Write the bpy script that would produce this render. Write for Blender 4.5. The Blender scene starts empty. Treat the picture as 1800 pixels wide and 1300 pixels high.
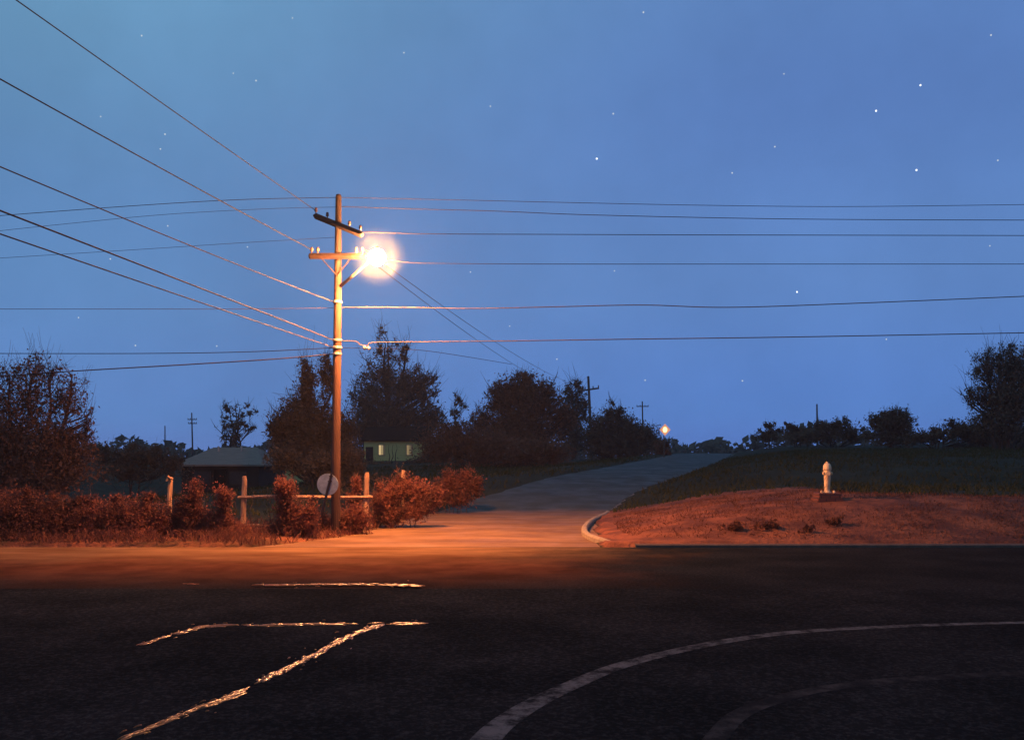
import bpy, math, random
import numpy as np
from mathutils import Vector, noise as mnoise
R = math.radians
sc = bpy.context.scene
COL = sc.collection
random.seed(11)
rng = np.random.default_rng(11)

# ------------------------------------------------------------------ camera
EYE, F, HZ = 1.9, 1600.0, 810.0           # eye height (m), focal length and horizon row in photo pixels
cam_d = bpy.data.cameras.new('camera')
cam_d.sensor_width = 36.0
cam_d.lens = F / 1800.0 * 36.0
cam_d.shift_y = (HZ - 650.0) / 1800.0
cam_d.clip_start, cam_d.clip_end = 0.1, 4000.0
cam = bpy.data.objects.new('camera', cam_d)
COL.objects.link(cam)
cam.location = (0, 0, EYE)
cam.rotation_euler = (R(90), 0, 0)
sc.camera = cam

# ------------------------------------------------------------------ exposure
sc.view_settings.view_transform = 'Standard'
sc.view_settings.look = 'None'
sc.view_settings.exposure = 0.0
sc.view_settings.gamma = 1.0
sc.view_settings.use_curve_mapping = False
try:
    sc.cycles.use_denoising = True
    sc.cycles.denoiser = 'OPENIMAGEDENOISE'
    sc.cycles.max_bounces = 5
    sc.cycles.sample_clamp_indirect = 4.0
    sc.cycles.transparent_max_bounces = 12
    sc.cycles.volume_bounces = 0
except Exception:
    pass


def lin(r, g, b):
    return tuple(((c / 255.0 + 0.055) / 1.055) ** 2.4 if c > 10 else c / 255.0 / 12.92 for c in (r, g, b)) + (1.0,)


# ------------------------------------------------------------------ dusk sky (world)
w = bpy.data.worlds.new('World')
sc.world = w
w.use_nodes = True
nt = w.node_tree
nt.nodes.clear()
wo = nt.nodes.new('ShaderNodeOutputWorld')
bg = nt.nodes.new('ShaderNodeBackground')
tc = nt.nodes.new('ShaderNodeTexCoord')
sep = nt.nodes.new('ShaderNodeSeparateXYZ')
nt.links.new(tc.outputs['Generated'], sep.inputs[0])


def ramp(tree, stops, interp='EASE'):
    r = tree.nodes.new('ShaderNodeValToRGB')
    r.color_ramp.interpolation = interp
    e = r.color_ramp.elements
    while len(e) < len(stops):
        e.new(0.5)
    for el, (p, c) in zip(e, stops):
        el.position = p
        el.color = c if len(c) == 4 else tuple(c) + (1,)
    return r


rl = ramp(nt, [(0.0, lin(92, 120, 184)), (0.05, lin(85, 122, 179)), (0.2, lin(85, 124, 172)), (0.5, lin(96, 141, 174)), (1.0, lin(90, 130, 172))])
rr = ramp(nt, [(0.0, lin(82, 114, 186)), (0.06, lin(79, 117, 182)), (0.2, lin(84, 120, 176)), (0.35, lin(80, 114, 171)), (0.5, lin(82, 117, 169)), (1.0, lin(66, 98, 150))])
nt.links.new(sep.outputs['Z'], rl.inputs[0])
nt.links.new(sep.outputs['Z'], rr.inputs[0])
mr = nt.nodes.new('ShaderNodeMapRange')
mr.interpolation_type = 'SMOOTHSTEP'
mr.inputs['From Min'].default_value = -0.48
mr.inputs['From Max'].default_value = 0.30
nt.links.new(sep.outputs['X'], mr.inputs['Value'])
mx = nt.nodes.new('ShaderNodeMix')
mx.data_type = 'RGBA'
nt.links.new(mr.outputs[0], mx.inputs['Factor'])
nt.links.new(rl.outputs[0], mx.inputs['A'])
nt.links.new(rr.outputs[0], mx.inputs['B'])
nz = nt.nodes.new('ShaderNodeTexNoise')
nz.inputs['Scale'].default_value = 4.5
nz.inputs['Detail'].default_value = 5.0
nz.inputs['Roughness'].default_value = 0.6
nt.links.new(tc.outputs['Generated'], nz.inputs['Vector'])
mr2 = nt.nodes.new('ShaderNodeMapRange')
mr2.inputs['From Min'].default_value = 0.3
mr2.inputs['From Max'].default_value = 0.7
mr2.inputs['To Min'].default_value = 1.14
mr2.inputs['To Max'].default_value = 1.36
nt.links.new(nz.outputs[0], mr2.inputs['Value'])
nt.links.new(mx.outputs['Result'], bg.inputs['Color'])
nt.links.new(mr2.outputs[0], bg.inputs['Strength'])
nt.links.new(bg.outputs[0], wo.inputs['Surface'])

LAMP_EMIT = 7000.0
LAMP_COL = (1.0, 0.375, 0.125)


# ------------------------------------------------------------------ helpers
def P(px, py, Y):
    """a photo direction taken out to the distance Y"""
    return Vector(((px - 900.0) / F * Y, Y, EYE + (HZ - py) / F * Y))


class MB:
    def __init__(self):
        self.v, self.f, self.n = [], [], 0

    def add(self, verts, faces):
        v = np.asarray(verts, dtype=np.float64).reshape(-1, 3)
        self.v.append(v)
        o = self.n
        self.f.extend([tuple(int(i) + o for i in fc) for fc in faces])
        self.n += len(v)

    def quads(self, q):
        """q: (n,4,3)"""
        n = len(q)
        self.v.append(q.reshape(-1, 3))
        idx = (np.arange(n * 4).reshape(n, 4) + self.n).tolist()
        self.f.extend(idx)
        self.n += n * 4

    def tube(self, pts, rad, n=6, caps=True):
        pts = [Vector(p) for p in pts]
        if not hasattr(rad, '__len__'):
            rad = [rad] * len(pts)
        up = None
        vs, fs = [], []
        for i, p in enumerate(pts):
            a = pts[max(i - 1, 0)]
            b = pts[min(i + 1, len(pts) - 1)]
            t = (b - a).normalized()
            if up is None:
                up = Vector((0, 0, 1)) if abs(t.z) < 0.9 else Vector((0, 1, 0))
            s = t.cross(up).normalized()
            u = s.cross(t).normalized()
            up = u
            for k in range(n):
                an = 2 * math.pi * k / n
                vs.append(tuple(p + (s * math.cos(an) + u * math.sin(an)) * rad[i]))
        for i in range(len(pts) - 1):
            for k in range(n):
                k2 = (k + 1) % n
                fs.append((i * n + k, i * n + k2, (i + 1) * n + k2, (i + 1) * n + k))
        if caps:
            fs.append(tuple(range(n - 1, -1, -1)))
            fs.append(tuple((len(pts) - 1) * n + k for k in range(n)))
        self.add(vs, fs)

    def box(self, c, s, rot=0.0, bev=0.0, tilt=(0, 0)):
        """bevelled box; c centre, s full size"""
        cx, cy, cz = c
        hx, hy, hz = s[0] / 2, s[1] / 2, s[2] / 2
        b = min(bev, hx * .9, hy * .9, hz * .9)
        rings = [(-hz, b), (-hz + b, 0), (hz - b, 0), (hz, b)] if b > 0 else [(-hz, 0), (hz, 0)]
        vs, fs = [], []
        for z, ins in rings:
            x, y = hx - ins, hy - ins
            if b > 0:
                pr = [(-x, -y + b), (-x + b, -y), (x - b, -y), (x, -y + b), (x, y - b), (x - b, y), (-x + b, y), (-x, y - b)]
            else:
                pr = [(-x, -y), (x, -y), (x, y), (-x, y)]
            for (a, d) in pr:
                a2 = a + tilt[0] * z
                d2 = d + tilt[1] * z
                vs.append((cx + a2 * math.cos(rot) - d2 * math.sin(rot), cy + a2 * math.sin(rot) + d2 * math.cos(rot), cz + z))
        m = 8 if b > 0 else 4
        for i in range(len(rings) - 1):
            for k in range(m):
                fs.append((i * m + k, i * m + (k + 1) % m, (i + 1) * m + (k + 1) % m, (i + 1) * m + k))
        fs.append(tuple(range(m - 1, -1, -1)))
        fs.append(tuple((len(rings) - 1) * m + k for k in range(m)))
        self.add(vs, fs)

    def lathe(self, prof, c, n=16):
        """prof: list of (r, z)"""
        vs, fs = [], []
        for r, z in prof:
            for k in range(n):
                a = 2 * math.pi * k / n
                vs.append((c[0] + r * math.cos(a), c[1] + r * math.sin(a), c[2] + z))
        for i in range(len(prof) - 1):
            for k in range(n):
                k2 = (k + 1) % n
                fs.append((i * n + k, i * n + k2, (i + 1) * n + k2, (i + 1) * n + k))
        fs.append(tuple(range(n - 1, -1, -1)))
        fs.append(tuple((len(prof) - 1) * n + k for k in range(n)))
        self.add(vs, fs)

    def blob(self, c, s, seed=0, nu=10, nv=6, amp=0.2):
        vs, fs = [], []
        for i in range(nv + 1):
            th = math.pi * i / nv
            for k in range(nu):
                ph = 2 * math.pi * k / nu
                d = Vector((math.sin(th) * math.cos(ph), math.sin(th) * math.sin(ph), math.cos(th)))
                m = 1 + amp * mnoise.noise(d * 2.0 + Vector((seed * 3.1, seed * 1.7, 0)))
                vs.append((c[0] + d.x * s[0] * m, c[1] + d.y * s[1] * m, c[2] + d.z * s[2] * m))
        for i in range(nv):
            for k in range(nu):
                fs.append((i * nu + k, (i + 1) * nu + k, (i + 1) * nu + (k + 1) % nu, i * nu + (k + 1) % nu))
        self.add(vs, fs)

    def build(self, name, mat, parent=None, smooth=False, origin=None):
        v = np.concatenate(self.v) if self.v else np.zeros((0, 3))
        if parent is not None:
            o = Vector(parent.location)
            pp = parent.parent
            while pp is not None:
                o += Vector(pp.location)
                pp = pp.parent
            v = v - np.array(o)
        elif origin is not None:
            v = v - np.array(origin)
        me = bpy.data.meshes.new(name)
        me.from_pydata(v.tolist(), [], self.f)
        me.materials.append(mat)
        if smooth:
            me.polygons.foreach_set('use_smooth', [True] * len(me.polygons))
        me.update()
        ob = bpy.data.objects.new(name, me)
        COL.objects.link(ob)
        if parent is not None:
            ob.parent = parent
        elif origin is not None:
            ob.location = origin
        return ob


def tag(o, label=None, cat=None, group=None, kind=None):
    if label:
        o['label'] = label
    if cat:
        o['category'] = cat
    if group:
        o['group'] = group
    if kind:
        o['kind'] = kind
    return o


def thing(name, label, cat, loc, group=None):
    o = bpy.data.objects.new(name, None)
    o.empty_display_size = 0.3
    COL.objects.link(o)
    o.location = loc
    return tag(o, label, cat, group)


# ------------------------------------------------------------------ materials
def mat(name, c1, c2=None, scale=4.0, rough=0.8, detail=6.0, bump=0.0, bscale=None, stretch=(1, 1, 1), spec=0.3, lo=0.35, hi=0.65, metal=0.0):
    m = bpy.data.materials.new(name)
    m.use_nodes = True
    t = m.node_tree
    b = t.nodes['Principled BSDF']
    b.inputs['Roughness'].default_value = rough
    b.inputs['Specular IOR Level'].default_value = spec
    b.inputs['Metallic'].default_value = metal
    co = t.nodes.new('ShaderNodeTexCoord')
    mp = t.nodes.new('ShaderNodeMapping')
    mp.inputs['Scale'].default_value = stretch
    t.links.new(co.outputs['Object'], mp.inputs[0])
    n = t.nodes.new('ShaderNodeTexNoise')
    n.inputs['Scale'].default_value = scale
    n.inputs['Detail'].default_value = detail
    n.inputs['Roughness'].default_value = 0.65
    t.links.new(mp.outputs[0], n.inputs['Vector'])
    c2 = c2 or tuple(x * 0.6 for x in c1)
    r = ramp(t, [(lo, c2), (hi, c1)], 'LINEAR')
    t.links.new(n.outputs[0], r.inputs[0])
    t.links.new(r.outputs[0], b.inputs['Base Color'])
    if bump:
        n2 = t.nodes.new('ShaderNodeTexNoise')
        n2.inputs['Scale'].default_value = bscale or scale * 6
        n2.inputs['Detail'].default_value = 4
        t.links.new(mp.outputs[0], n2.inputs['Vector'])
        bp = t.nodes.new('ShaderNodeBump')
        bp.inputs['Strength'].default_value = bump
        bp.inputs['Distance'].default_value = 0.02
        t.links.new(n2.outputs[0], bp.inputs['Height'])
        t.links.new(bp.outputs[0], b.inputs['Normal'])
    return m


def emit(name, col, s):
    m = bpy.data.materials.new(name)
    m.use_nodes = True
    t = m.node_tree
    t.nodes.clear()
    o = t.nodes.new('ShaderNodeOutputMaterial')
    e = t.nodes.new('ShaderNodeEmission')
    e.inputs[0].default_value = tuple(col) + (1,)
    e.inputs[1].default_value = s
    t.links.new(e.outputs[0], o.inputs[0])
    return m


def leafmat(name, c1, c2, scale=1.5, tl=.25):
    m = mat(name, c1, c2, scale=scale, rough=0.85, spec=0.1)
    t = m.node_tree
    b = t.nodes['Principled BSDF']
    o = [n for n in t.nodes if n.type == 'OUTPUT_MATERIAL'][0]
    tr = t.nodes.new('ShaderNodeBsdfTranslucent')
    src = b.inputs['Base Color'].links[0].from_socket
    t.links.new(src, tr.inputs[0])
    mxs = t.nodes.new('ShaderNodeMixShader')
    mxs.inputs[0].default_value = tl
    t.links.new(b.outputs[0], mxs.inputs[1])
    t.links.new(tr.outputs[0], mxs.inputs[2])
    t.links.new(mxs.outputs[0], o.inputs[0])
    return m


M = {}
M['pole_wood'] = mat('pole_wood', (.100, .044, .026), (.058, .026, .015), scale=3, stretch=(6, 6, .5), rough=.85, bump=.5, bscale=10)
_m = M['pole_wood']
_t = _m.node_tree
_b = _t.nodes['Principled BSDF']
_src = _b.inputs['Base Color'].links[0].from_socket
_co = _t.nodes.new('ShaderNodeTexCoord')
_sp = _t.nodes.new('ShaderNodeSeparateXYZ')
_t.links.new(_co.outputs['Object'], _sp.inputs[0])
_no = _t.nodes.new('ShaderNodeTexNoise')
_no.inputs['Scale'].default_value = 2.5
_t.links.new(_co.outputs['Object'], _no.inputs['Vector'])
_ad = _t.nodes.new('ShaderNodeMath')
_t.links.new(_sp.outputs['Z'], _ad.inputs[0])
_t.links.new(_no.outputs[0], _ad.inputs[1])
for _a, _c in (((6.6, 7.6), 1), ((2.4, .4), .5)):  # shade painted into the wood colour towards the top and the butt
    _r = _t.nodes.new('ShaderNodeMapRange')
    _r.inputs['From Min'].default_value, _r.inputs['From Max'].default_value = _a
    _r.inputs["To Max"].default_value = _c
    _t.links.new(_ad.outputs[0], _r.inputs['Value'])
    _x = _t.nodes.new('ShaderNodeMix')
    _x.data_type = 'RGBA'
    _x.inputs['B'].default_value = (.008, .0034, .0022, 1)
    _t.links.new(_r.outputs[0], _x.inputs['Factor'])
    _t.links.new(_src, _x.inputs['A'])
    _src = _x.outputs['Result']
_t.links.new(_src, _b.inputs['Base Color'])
M['arm_wood'] = mat('arm_wood', (.020, .0075, .0045), (.010, .0045, .003), scale=4, stretch=(1, 5, 5), rough=.85, bump=.4, bscale=12)
M['far_wood'] = mat('far_wood', (.09, .07, .055), (.05, .04, .03), scale=2, stretch=(4, 4, .4))
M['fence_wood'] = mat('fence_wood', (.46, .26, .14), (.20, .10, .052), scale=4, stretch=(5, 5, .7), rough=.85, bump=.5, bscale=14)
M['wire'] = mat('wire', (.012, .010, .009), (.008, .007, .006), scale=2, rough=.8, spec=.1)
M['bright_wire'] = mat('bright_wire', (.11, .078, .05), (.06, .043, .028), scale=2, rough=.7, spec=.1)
M['cable'] = mat('cable', (.05, .035, .03), (.03, .022, .02), scale=2, rough=.6)
M['insulator'] = mat('insulator', (.10, .06, .045), (.06, .035, .03), scale=8, rough=.3, spec=.5)
M['ceramic'] = mat('ceramic', (.7, .62, .5), (.5, .45, .36), scale=8, rough=.25, spec=.5)
M['steel'] = mat('steel', (.42, .36, .28), (.30, .25, .2), scale=6, rough=.5, metal=.3)
M['dark_steel'] = mat('dark_steel', (.03, .024, .022), (.018, .015, .014), scale=6, rough=.6)
M['sign_back'] = mat('sign_back', (.32, .38, .39), (.17, .20, .205), scale=6, rough=.55, bump=.1, lo=.3, hi=.7)
M['concrete'] = mat('concrete', (.32, .23, .135), (.20, .14, .085), scale=5, rough=.9, bump=.4, bscale=40)  # corner kerb: lamplight painted into a paler colour
M['dark_concrete'] = mat('dark_concrete', (.13, .085, .055), (.08, .052, .034), scale=5, rough=.9, bump=.4, bscale=40)  # darker copy for the straight kerb, its lack of lamplight painted in
M['side_kerb'] = mat('side_kerb', (.16, .13, .10), (.08, .065, .05), scale=1.2, rough=.9, bump=.3, bscale=30)
M['cream_paint'] = mat('cream_paint', (.78, .54, .27), (.42, .22, .10), scale=7, rough=.6, bump=.2, lo=.3, hi=.55)
M['bark'] = mat('bark', (.06, .042, .03), (.03, .022, .016), scale=3, stretch=(3, 3, .6), rough=.9)
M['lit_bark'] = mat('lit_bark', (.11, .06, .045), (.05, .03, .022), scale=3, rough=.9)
M['leaf_dark'] = leafmat('leaf_dark', (.15, .10, .056), (.08, .055, .034))
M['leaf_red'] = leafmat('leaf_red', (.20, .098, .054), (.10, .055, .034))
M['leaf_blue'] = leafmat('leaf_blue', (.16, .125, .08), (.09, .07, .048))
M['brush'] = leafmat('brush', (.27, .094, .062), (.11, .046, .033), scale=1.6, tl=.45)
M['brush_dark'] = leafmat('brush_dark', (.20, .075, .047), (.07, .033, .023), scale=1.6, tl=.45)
M['roof'] = mat('roof', (.26, .19, .13), (.19, .14, .10), scale=1.2, stretch=(1, 6, 6), rough=.9, spec=.1)
M['dark_roof'] = mat('dark_roof', (.016, .012, .008), (.010, .008, .005), scale=2, rough=.95, spec=.05)
M['house_wall'] = mat('house_wall', (.46, .44, .15), (.38, .36, .12), scale=1.2, stretch=(.3, .3, 8), rough=.85)
M['dark_wall'] = mat('dark_wall', (.03, .022, .015), (.02, .015, .010), scale=1.2, rough=.9)
M['dull_trim'] = mat('dull_trim', (.04, .03, .02), (.03, .022, .015), scale=3, rough=.8)
M['trim'] = mat('trim', (.30, .25, .14), (.24, .2, .11), scale=3, rough=.7)
M['grass'] = leafmat('grass', (.062, .058, .018), (.034, .034, .011), scale=.9)
M['dry_grass'] = leafmat('dry_grass', (.22, .076, .036), (.10, .038, .019), scale=.9)
M['weed'] = leafmat('weed', (.19, .068, .034), (.11, .042, .022), scale=2)


def brick_mat():
    m = mat('plinth_brick', (.2, .07, .05), (.12, .045, .035), scale=5, rough=.85)
    t = m.node_tree
    b = t.nodes['Principled BSDF']
    co = t.nodes.new('ShaderNodeTexCoord')
    mp = t.nodes.new('ShaderNodeMapping')
    mp.inputs['Rotation'].default_value = (R(90), 0, 0)
    br = t.nodes.new('ShaderNodeTexBrick')
    br.inputs['Color1'].default_value = (.19, .060, .036, 1)
    br.inputs['Color2'].default_value = (.12, .040, .026, 1)
    br.inputs['Mortar'].default_value = (.045, .025, .02, 1)
    br.inputs['Scale'].default_value = 1.0
    br.inputs['Brick Width'].default_value = .24
    br.inputs['Row Height'].default_value = .085
    br.inputs['Mortar Size'].default_value = .010
    t.links.new(co.outputs['Object'], mp.inputs[0])
    t.links.new(mp.outputs[0], br.inputs['Vector'])
    t.links.new(br.outputs[0], b.inputs['Base Color'])
    return m


M['plinth_brick'] = brick_mat()


def N(t, kind, **kw):
    n = t.nodes.new(kind)
    for k, v in kw.items():
        setattr(n, k, v)
    return n


def noise_node(t, vec, scale, detail=5, rough=.6):
    n = t.nodes.new('ShaderNodeTexNoise')
    n.inputs['Scale'].default_value = scale
    n.inputs['Detail'].default_value = detail
    n.inputs['Roughness'].default_value = rough
    t.links.new(vec, n.inputs['Vector'])
    return n.outputs[0]


def maprange(t, sock, a, b, c=0., d=1., smooth=True):
    n = t.nodes.new('ShaderNodeMapRange')
    if smooth:
        n.interpolation_type = 'SMOOTHSTEP'
    n.inputs['From Min'].default_value = a
    n.inputs['From Max'].default_value = b
    n.inputs['To Min'].default_value = c
    n.inputs['To Max'].default_value = d
    t.links.new(sock, n.inputs['Value'])
    return n.outputs[0]


def math_node(t, op, a, b):
    n = t.nodes.new('ShaderNodeMath')
    n.operation = op
    for i, s in enumerate((a, b)):
        if isinstance(s, (int, float)):
            n.inputs[i].default_value = s
        else:
            t.links.new(s, n.inputs[i])
    return n.outputs[0]


def mixcol(t, fac, a, b):
    n = t.nodes.new('ShaderNodeMix')
    n.data_type = 'RGBA'
    t.links.new(fac, n.inputs['Factor'])
    for s, k in ((a, 'A'), (b, 'B')):
        if isinstance(s, tuple):
            n.inputs[k].default_value = s if len(s) == 4 else s + (1,)
        else:
            t.links.new(s, n.inputs[k])
    return n.outputs['Result']


def surface(name, build_color, rough=(.55, .85), bump=.4, bscale=60.0, spec=.10, bdist=.012):
    """asphalt-like sheet: colour from build_color(tree, vec, sep) plus grit"""
    m = bpy.data.materials.new(name)
    m.use_nodes = True
    t = m.node_tree
    b = t.nodes['Principled BSDF']
    b.inputs['Specular IOR Level'].default_value = spec
    co = t.nodes.new('ShaderNodeTexCoord')
    vec = co.outputs['Object']
    sp = t.nodes.new('ShaderNodeSeparateXYZ')
    t.links.new(vec, sp.inputs[0])
    t.links.new(build_color(t, vec, sp), b.inputs['Base Color'])
    t.links.new(maprange(t, noise_node(t, vec, .9), .35, .65, *rough), b.inputs['Roughness'])
    if bump:
        bp = t.nodes.new('ShaderNodeBump')
        bp.inputs['Strength'].default_value = bump
        bp.inputs['Distance'].default_value = bdist
        t.links.new(noise_node(t, vec, bscale, 3), bp.inputs['Height'])
        t.links.new(bp.outputs[0], b.inputs['Normal'])
    return m


def c_lot(t, vec, sp):
    a = mixcol(t, maprange(t, noise_node(t, vec, .55, 6), .35, .68), (.0115, .0125, .0128), (.0205, .0212, .0212))
    g = mixcol(t, maprange(t, noise_node(t, vec, 21, 4, .75), .45, .68), (.72, .72, .72), (1.8, 1.75, 1.7))
    n = t.nodes.new('ShaderNodeMix')
    n.data_type = 'RGBA'
    n.blend_type = 'MULTIPLY'
    n.inputs['Factor'].default_value = 1
    t.links.new(a, n.inputs['A'])
    t.links.new(g, n.inputs['B'])
    return n.outputs['Result']


def c_lamp_pool(t, vec, sp):  # road colour with the lamp's orange pool of light painted in
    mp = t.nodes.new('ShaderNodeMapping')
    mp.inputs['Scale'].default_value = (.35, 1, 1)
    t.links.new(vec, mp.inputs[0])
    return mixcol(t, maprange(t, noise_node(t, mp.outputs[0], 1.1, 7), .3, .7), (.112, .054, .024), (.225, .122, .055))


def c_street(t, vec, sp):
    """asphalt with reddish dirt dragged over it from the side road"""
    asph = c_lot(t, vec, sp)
    near = c_lamp_pool(t, vec, sp)
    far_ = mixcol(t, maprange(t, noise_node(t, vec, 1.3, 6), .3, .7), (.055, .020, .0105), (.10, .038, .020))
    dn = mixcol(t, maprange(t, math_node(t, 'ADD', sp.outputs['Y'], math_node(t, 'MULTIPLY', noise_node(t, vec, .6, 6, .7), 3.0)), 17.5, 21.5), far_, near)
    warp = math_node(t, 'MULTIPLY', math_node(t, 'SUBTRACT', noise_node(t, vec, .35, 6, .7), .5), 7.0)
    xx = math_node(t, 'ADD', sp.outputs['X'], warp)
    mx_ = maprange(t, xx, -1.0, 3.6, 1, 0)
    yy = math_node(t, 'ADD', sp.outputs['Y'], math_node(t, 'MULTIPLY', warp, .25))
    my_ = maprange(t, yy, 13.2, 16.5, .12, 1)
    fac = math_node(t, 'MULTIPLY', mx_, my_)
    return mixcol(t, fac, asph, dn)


def c_side(t, vec, sp):
    asph = mixcol(t, maprange(t, noise_node(t, vec, .8, 6), .3, .7), (.042, .044, .035), (.062, .064, .050))
    dn = c_lamp_pool(t, vec, sp)
    warp = math_node(t, 'MULTIPLY', math_node(t, 'SUBTRACT', noise_node(t, vec, .5, 6, .7), .5), 3.0)
    yy = math_node(t, 'ADD', sp.outputs['Y'], warp)
    return mixcol(t, maprange(t, yy, 33.2, 35.0, 1, 0), asph, dn)  # painted lamp pool ends here, at a ragged boundary


def c_ground(t, vec, sp):
    at = t.nodes.new('ShaderNodeAttribute')
    at.attribute_name = 'bare'
    grass = mixcol(t, maprange(t, noise_node(t, vec, .4, 7), .3, .7), (.020, .019, .007), (.034, .031, .011))
    bare = mixcol(t, maprange(t, noise_node(t, vec, .9, 7, .65), .36, .66), (.09, .030, .015), (.235, .080, .037))  # bank tone with the lamp's glow put into the colour
    warp = math_node(t, 'MULTIPLY', math_node(t, 'SUBTRACT', noise_node(t, vec, .8, 6, .7), .5), .9)
    fac = maprange(t, math_node(t, 'ADD', at.outputs['Fac'], warp), .35, .65)
    return mixcol(t, fac, grass, bare)


M['lot'] = surface('lot', c_lot, rough=(.8, .95), bump=.5, bscale=55, spec=0.0)
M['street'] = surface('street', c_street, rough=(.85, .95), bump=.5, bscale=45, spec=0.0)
M['side_road'] = surface('side_road', c_side, rough=(.6, .85), bump=.4, bscale=40)
M['ground'] = surface('ground', c_ground, rough=(.85, .95), bump=.9, bscale=9, spec=.1, bdist=.08)


def c_line(t, vec, sp):
    return mixcol(t, maprange(t, noise_node(t, vec, 5, 8, .75), .38, .62), (.018, .0185, .0185), (.105, .105, .098))


M['line'] = surface('line', c_line, rough=(.8, .95), bump=.3, spec=0.0)
M['faint_line'] = surface('faint_line', lambda t, v, s: mixcol(t, maprange(t, noise_node(t, v, 4, 8, .75), .42, .68), (.016, .0165, .0165), (.045, .043, .040)), rough=(.8, .95), bump=.3, spec=0.0)

wm = bpy.data.materials.new('wet_bead')
wm.use_nodes = True
_b = wm.node_tree.nodes['Principled BSDF']
_b.inputs['Base Color'].default_value = (.30, .085, .016, 1)  # orange of the lamp's glint painted into the base colour
_b.inputs['Roughness'].default_value = .30
_b.inputs['Specular IOR Level'].default_value = .16
_t = wm.node_tree
_n = _t.nodes.new('ShaderNodeTexNoise')
_n.inputs['Scale'].default_value = 22
_c = _t.nodes.new('ShaderNodeTexCoord')
_t.links.new(_c.outputs['Object'], _n.inputs['Vector'])
_p = _t.nodes.new('ShaderNodeBump')
_p.inputs['Strength'].default_value = .14
_p.inputs['Distance'].default_value = .02
_t.links.new(_n.outputs[0], _p.inputs['Height'])
_t.links.new(_p.outputs[0], _b.inputs['Normal'])
M['wet_bead'] = wm

# ------------------------------------------------------------------ terrain
RY = [20, 30, 34.5, 39, 46, 56, 80, 100, 130, 180, 260, 420]
RZ = [0, 0, .0, .55, 1.12, 1.52, 2.2, 2.75, 2.95, 2.2, 1.0, 0]
LY = [19, 20, 21.5, 23, 25, 29, 32, 35.8, 39, 43, 46, 56, 80, 100, 130, 180, 260, 420]
LX = [-6.6, -5.7, -4.75, -4.15, -3.9, -3.7, -3.05, -2.1, -.5, .95, 2.2, 5.9, 12.9, 18.2, 27, 42, 66, 114]
RX = [1.9, 2.85, 3.75, 5.3, 8.6, 12.0, 19.0, 24.6, 34, 49, 73, 121]


def smooth_table(xs, ys, it=10):
    """densely sampled, lightly smoothed table"""
    gx = np.arange(14, 430, .5)
    gy = np.interp(gx, xs, ys)
    for _ in range(it):
        gy[1:-1] = (gy[:-2] + gy[1:-1] * 2 + gy[2:]) / 4
    return lambda y: np.interp(y, gx, gy)


road_z = smooth_table(RY, RZ)
road_l = smooth_table(LY, LX, 3)
road_r = smooth_table(RY, RX)
GD = [0, .3, 1.0, 2.5, 4.2, 5.2, 7.0, 12, 40, 80, 160]
GZ = [0.10, .13, .28, .64, .92, .99, 1.0, 1.06, 1.65, 2.0, 2.0]


def hills(X, Y):
    X = np.asarray(X, float)
    Y = np.asarray(Y, float)
    rz = road_z(Y)
    L, Rr = road_l(Y), road_r(Y)
    # right of the side road: the bank and the hill behind it
    dy = Y - 20.1
    dx = (X - Rr) * 0.75
    k = .8
    d = -k * np.log(np.exp(-np.clip(dy, -5, 200) / k) + np.exp(-np.clip(dx, -5, 200) / k))
    right = rz + np.interp(np.clip(d, 0, 200), GD, GZ)
    right -= .012 * np.clip(X - 9, 0, 12) * np.clip(d, 0, 4) / 4
    # left of it: nearly level, a hollow where the grey-roofed house stands
    el = np.clip((L - X) / 9.0, 0, 1)
    left = rz * (1 - .32 * el * el * (3 - 2 * el))
    left = left - 1.9 * np.exp(-((X + 24) / 11) ** 2 - ((Y - 62) / 22) ** 2)
    left += .10 * np.clip((L - X) / .8, 0, 1)
    under = rz - .06
    z = np.where(X > Rr, right, np.where(X < L, left, under))
    z = np.where(Y < 20.1, -.06, z)
    rough = np.clip((d - .5) / 2, 0, 1) * (X > Rr)
    bump = np.sin(X * 1.7 + 2 * np.sin(Y * .6)) * np.sin(Y * 1.3 + X * .4) * .035
    z = z + bump * rough
    return z, d


def gz(x, y):
    return float(hills([x], [y])[0][0])


def axis(parts):
    a = []
    for s, e, st in parts:
        a += list(np.arange(s, e, st))
    a.append(parts[-1][1])
    return np.array(a)


gx = axis([(-420, -80, 20), (-80, -30, 2.5), (-30, -6, .6), (-6, 20, .28), (20, 40, .8), (40, 100, 4), (100, 420, 20)])
gy = axis([(-40, 18, 6), (18, 34, .25), (34, 60, .5), (60, 120, 1.5), (120, 200, 8), (200, 900, 50)])
XX, YY = np.meshgrid(gx, gy)
ZZ, DD = hills(XX, YY)
mb = MB()
nx, ny = len(gx), len(gy)
fc = [(j * nx + i, j * nx + i + 1, (j + 1) * nx + i + 1, (j + 1) * nx + i) for j in range(ny - 1) for i in range(nx - 1)]
mb.add(np.stack([XX, YY, ZZ], -1).reshape(-1, 3), fc)
gr = mb.build('ground', M['ground'], smooth=True)
bare = np.clip(1 - (DD - 4.9 + .05 * np.clip(XX - 9, 0, 20)) / 1.1, 0, 1) * (XX > road_r(YY)) * (YY < 33)  # colour zone painting the edge of the lamplight along the bank crest
bare = np.maximum(bare, .55 * (XX < road_l(YY)) * np.clip(1 - (YY - 23) / 5, 0, 1) * (YY < 30))
at = gr.data.attributes.new('bare', 'FLOAT', 'POINT')
at.data.foreach_set('value', bare.reshape(-1).astype(np.float32))
tag(gr, kind='structure')


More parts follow.
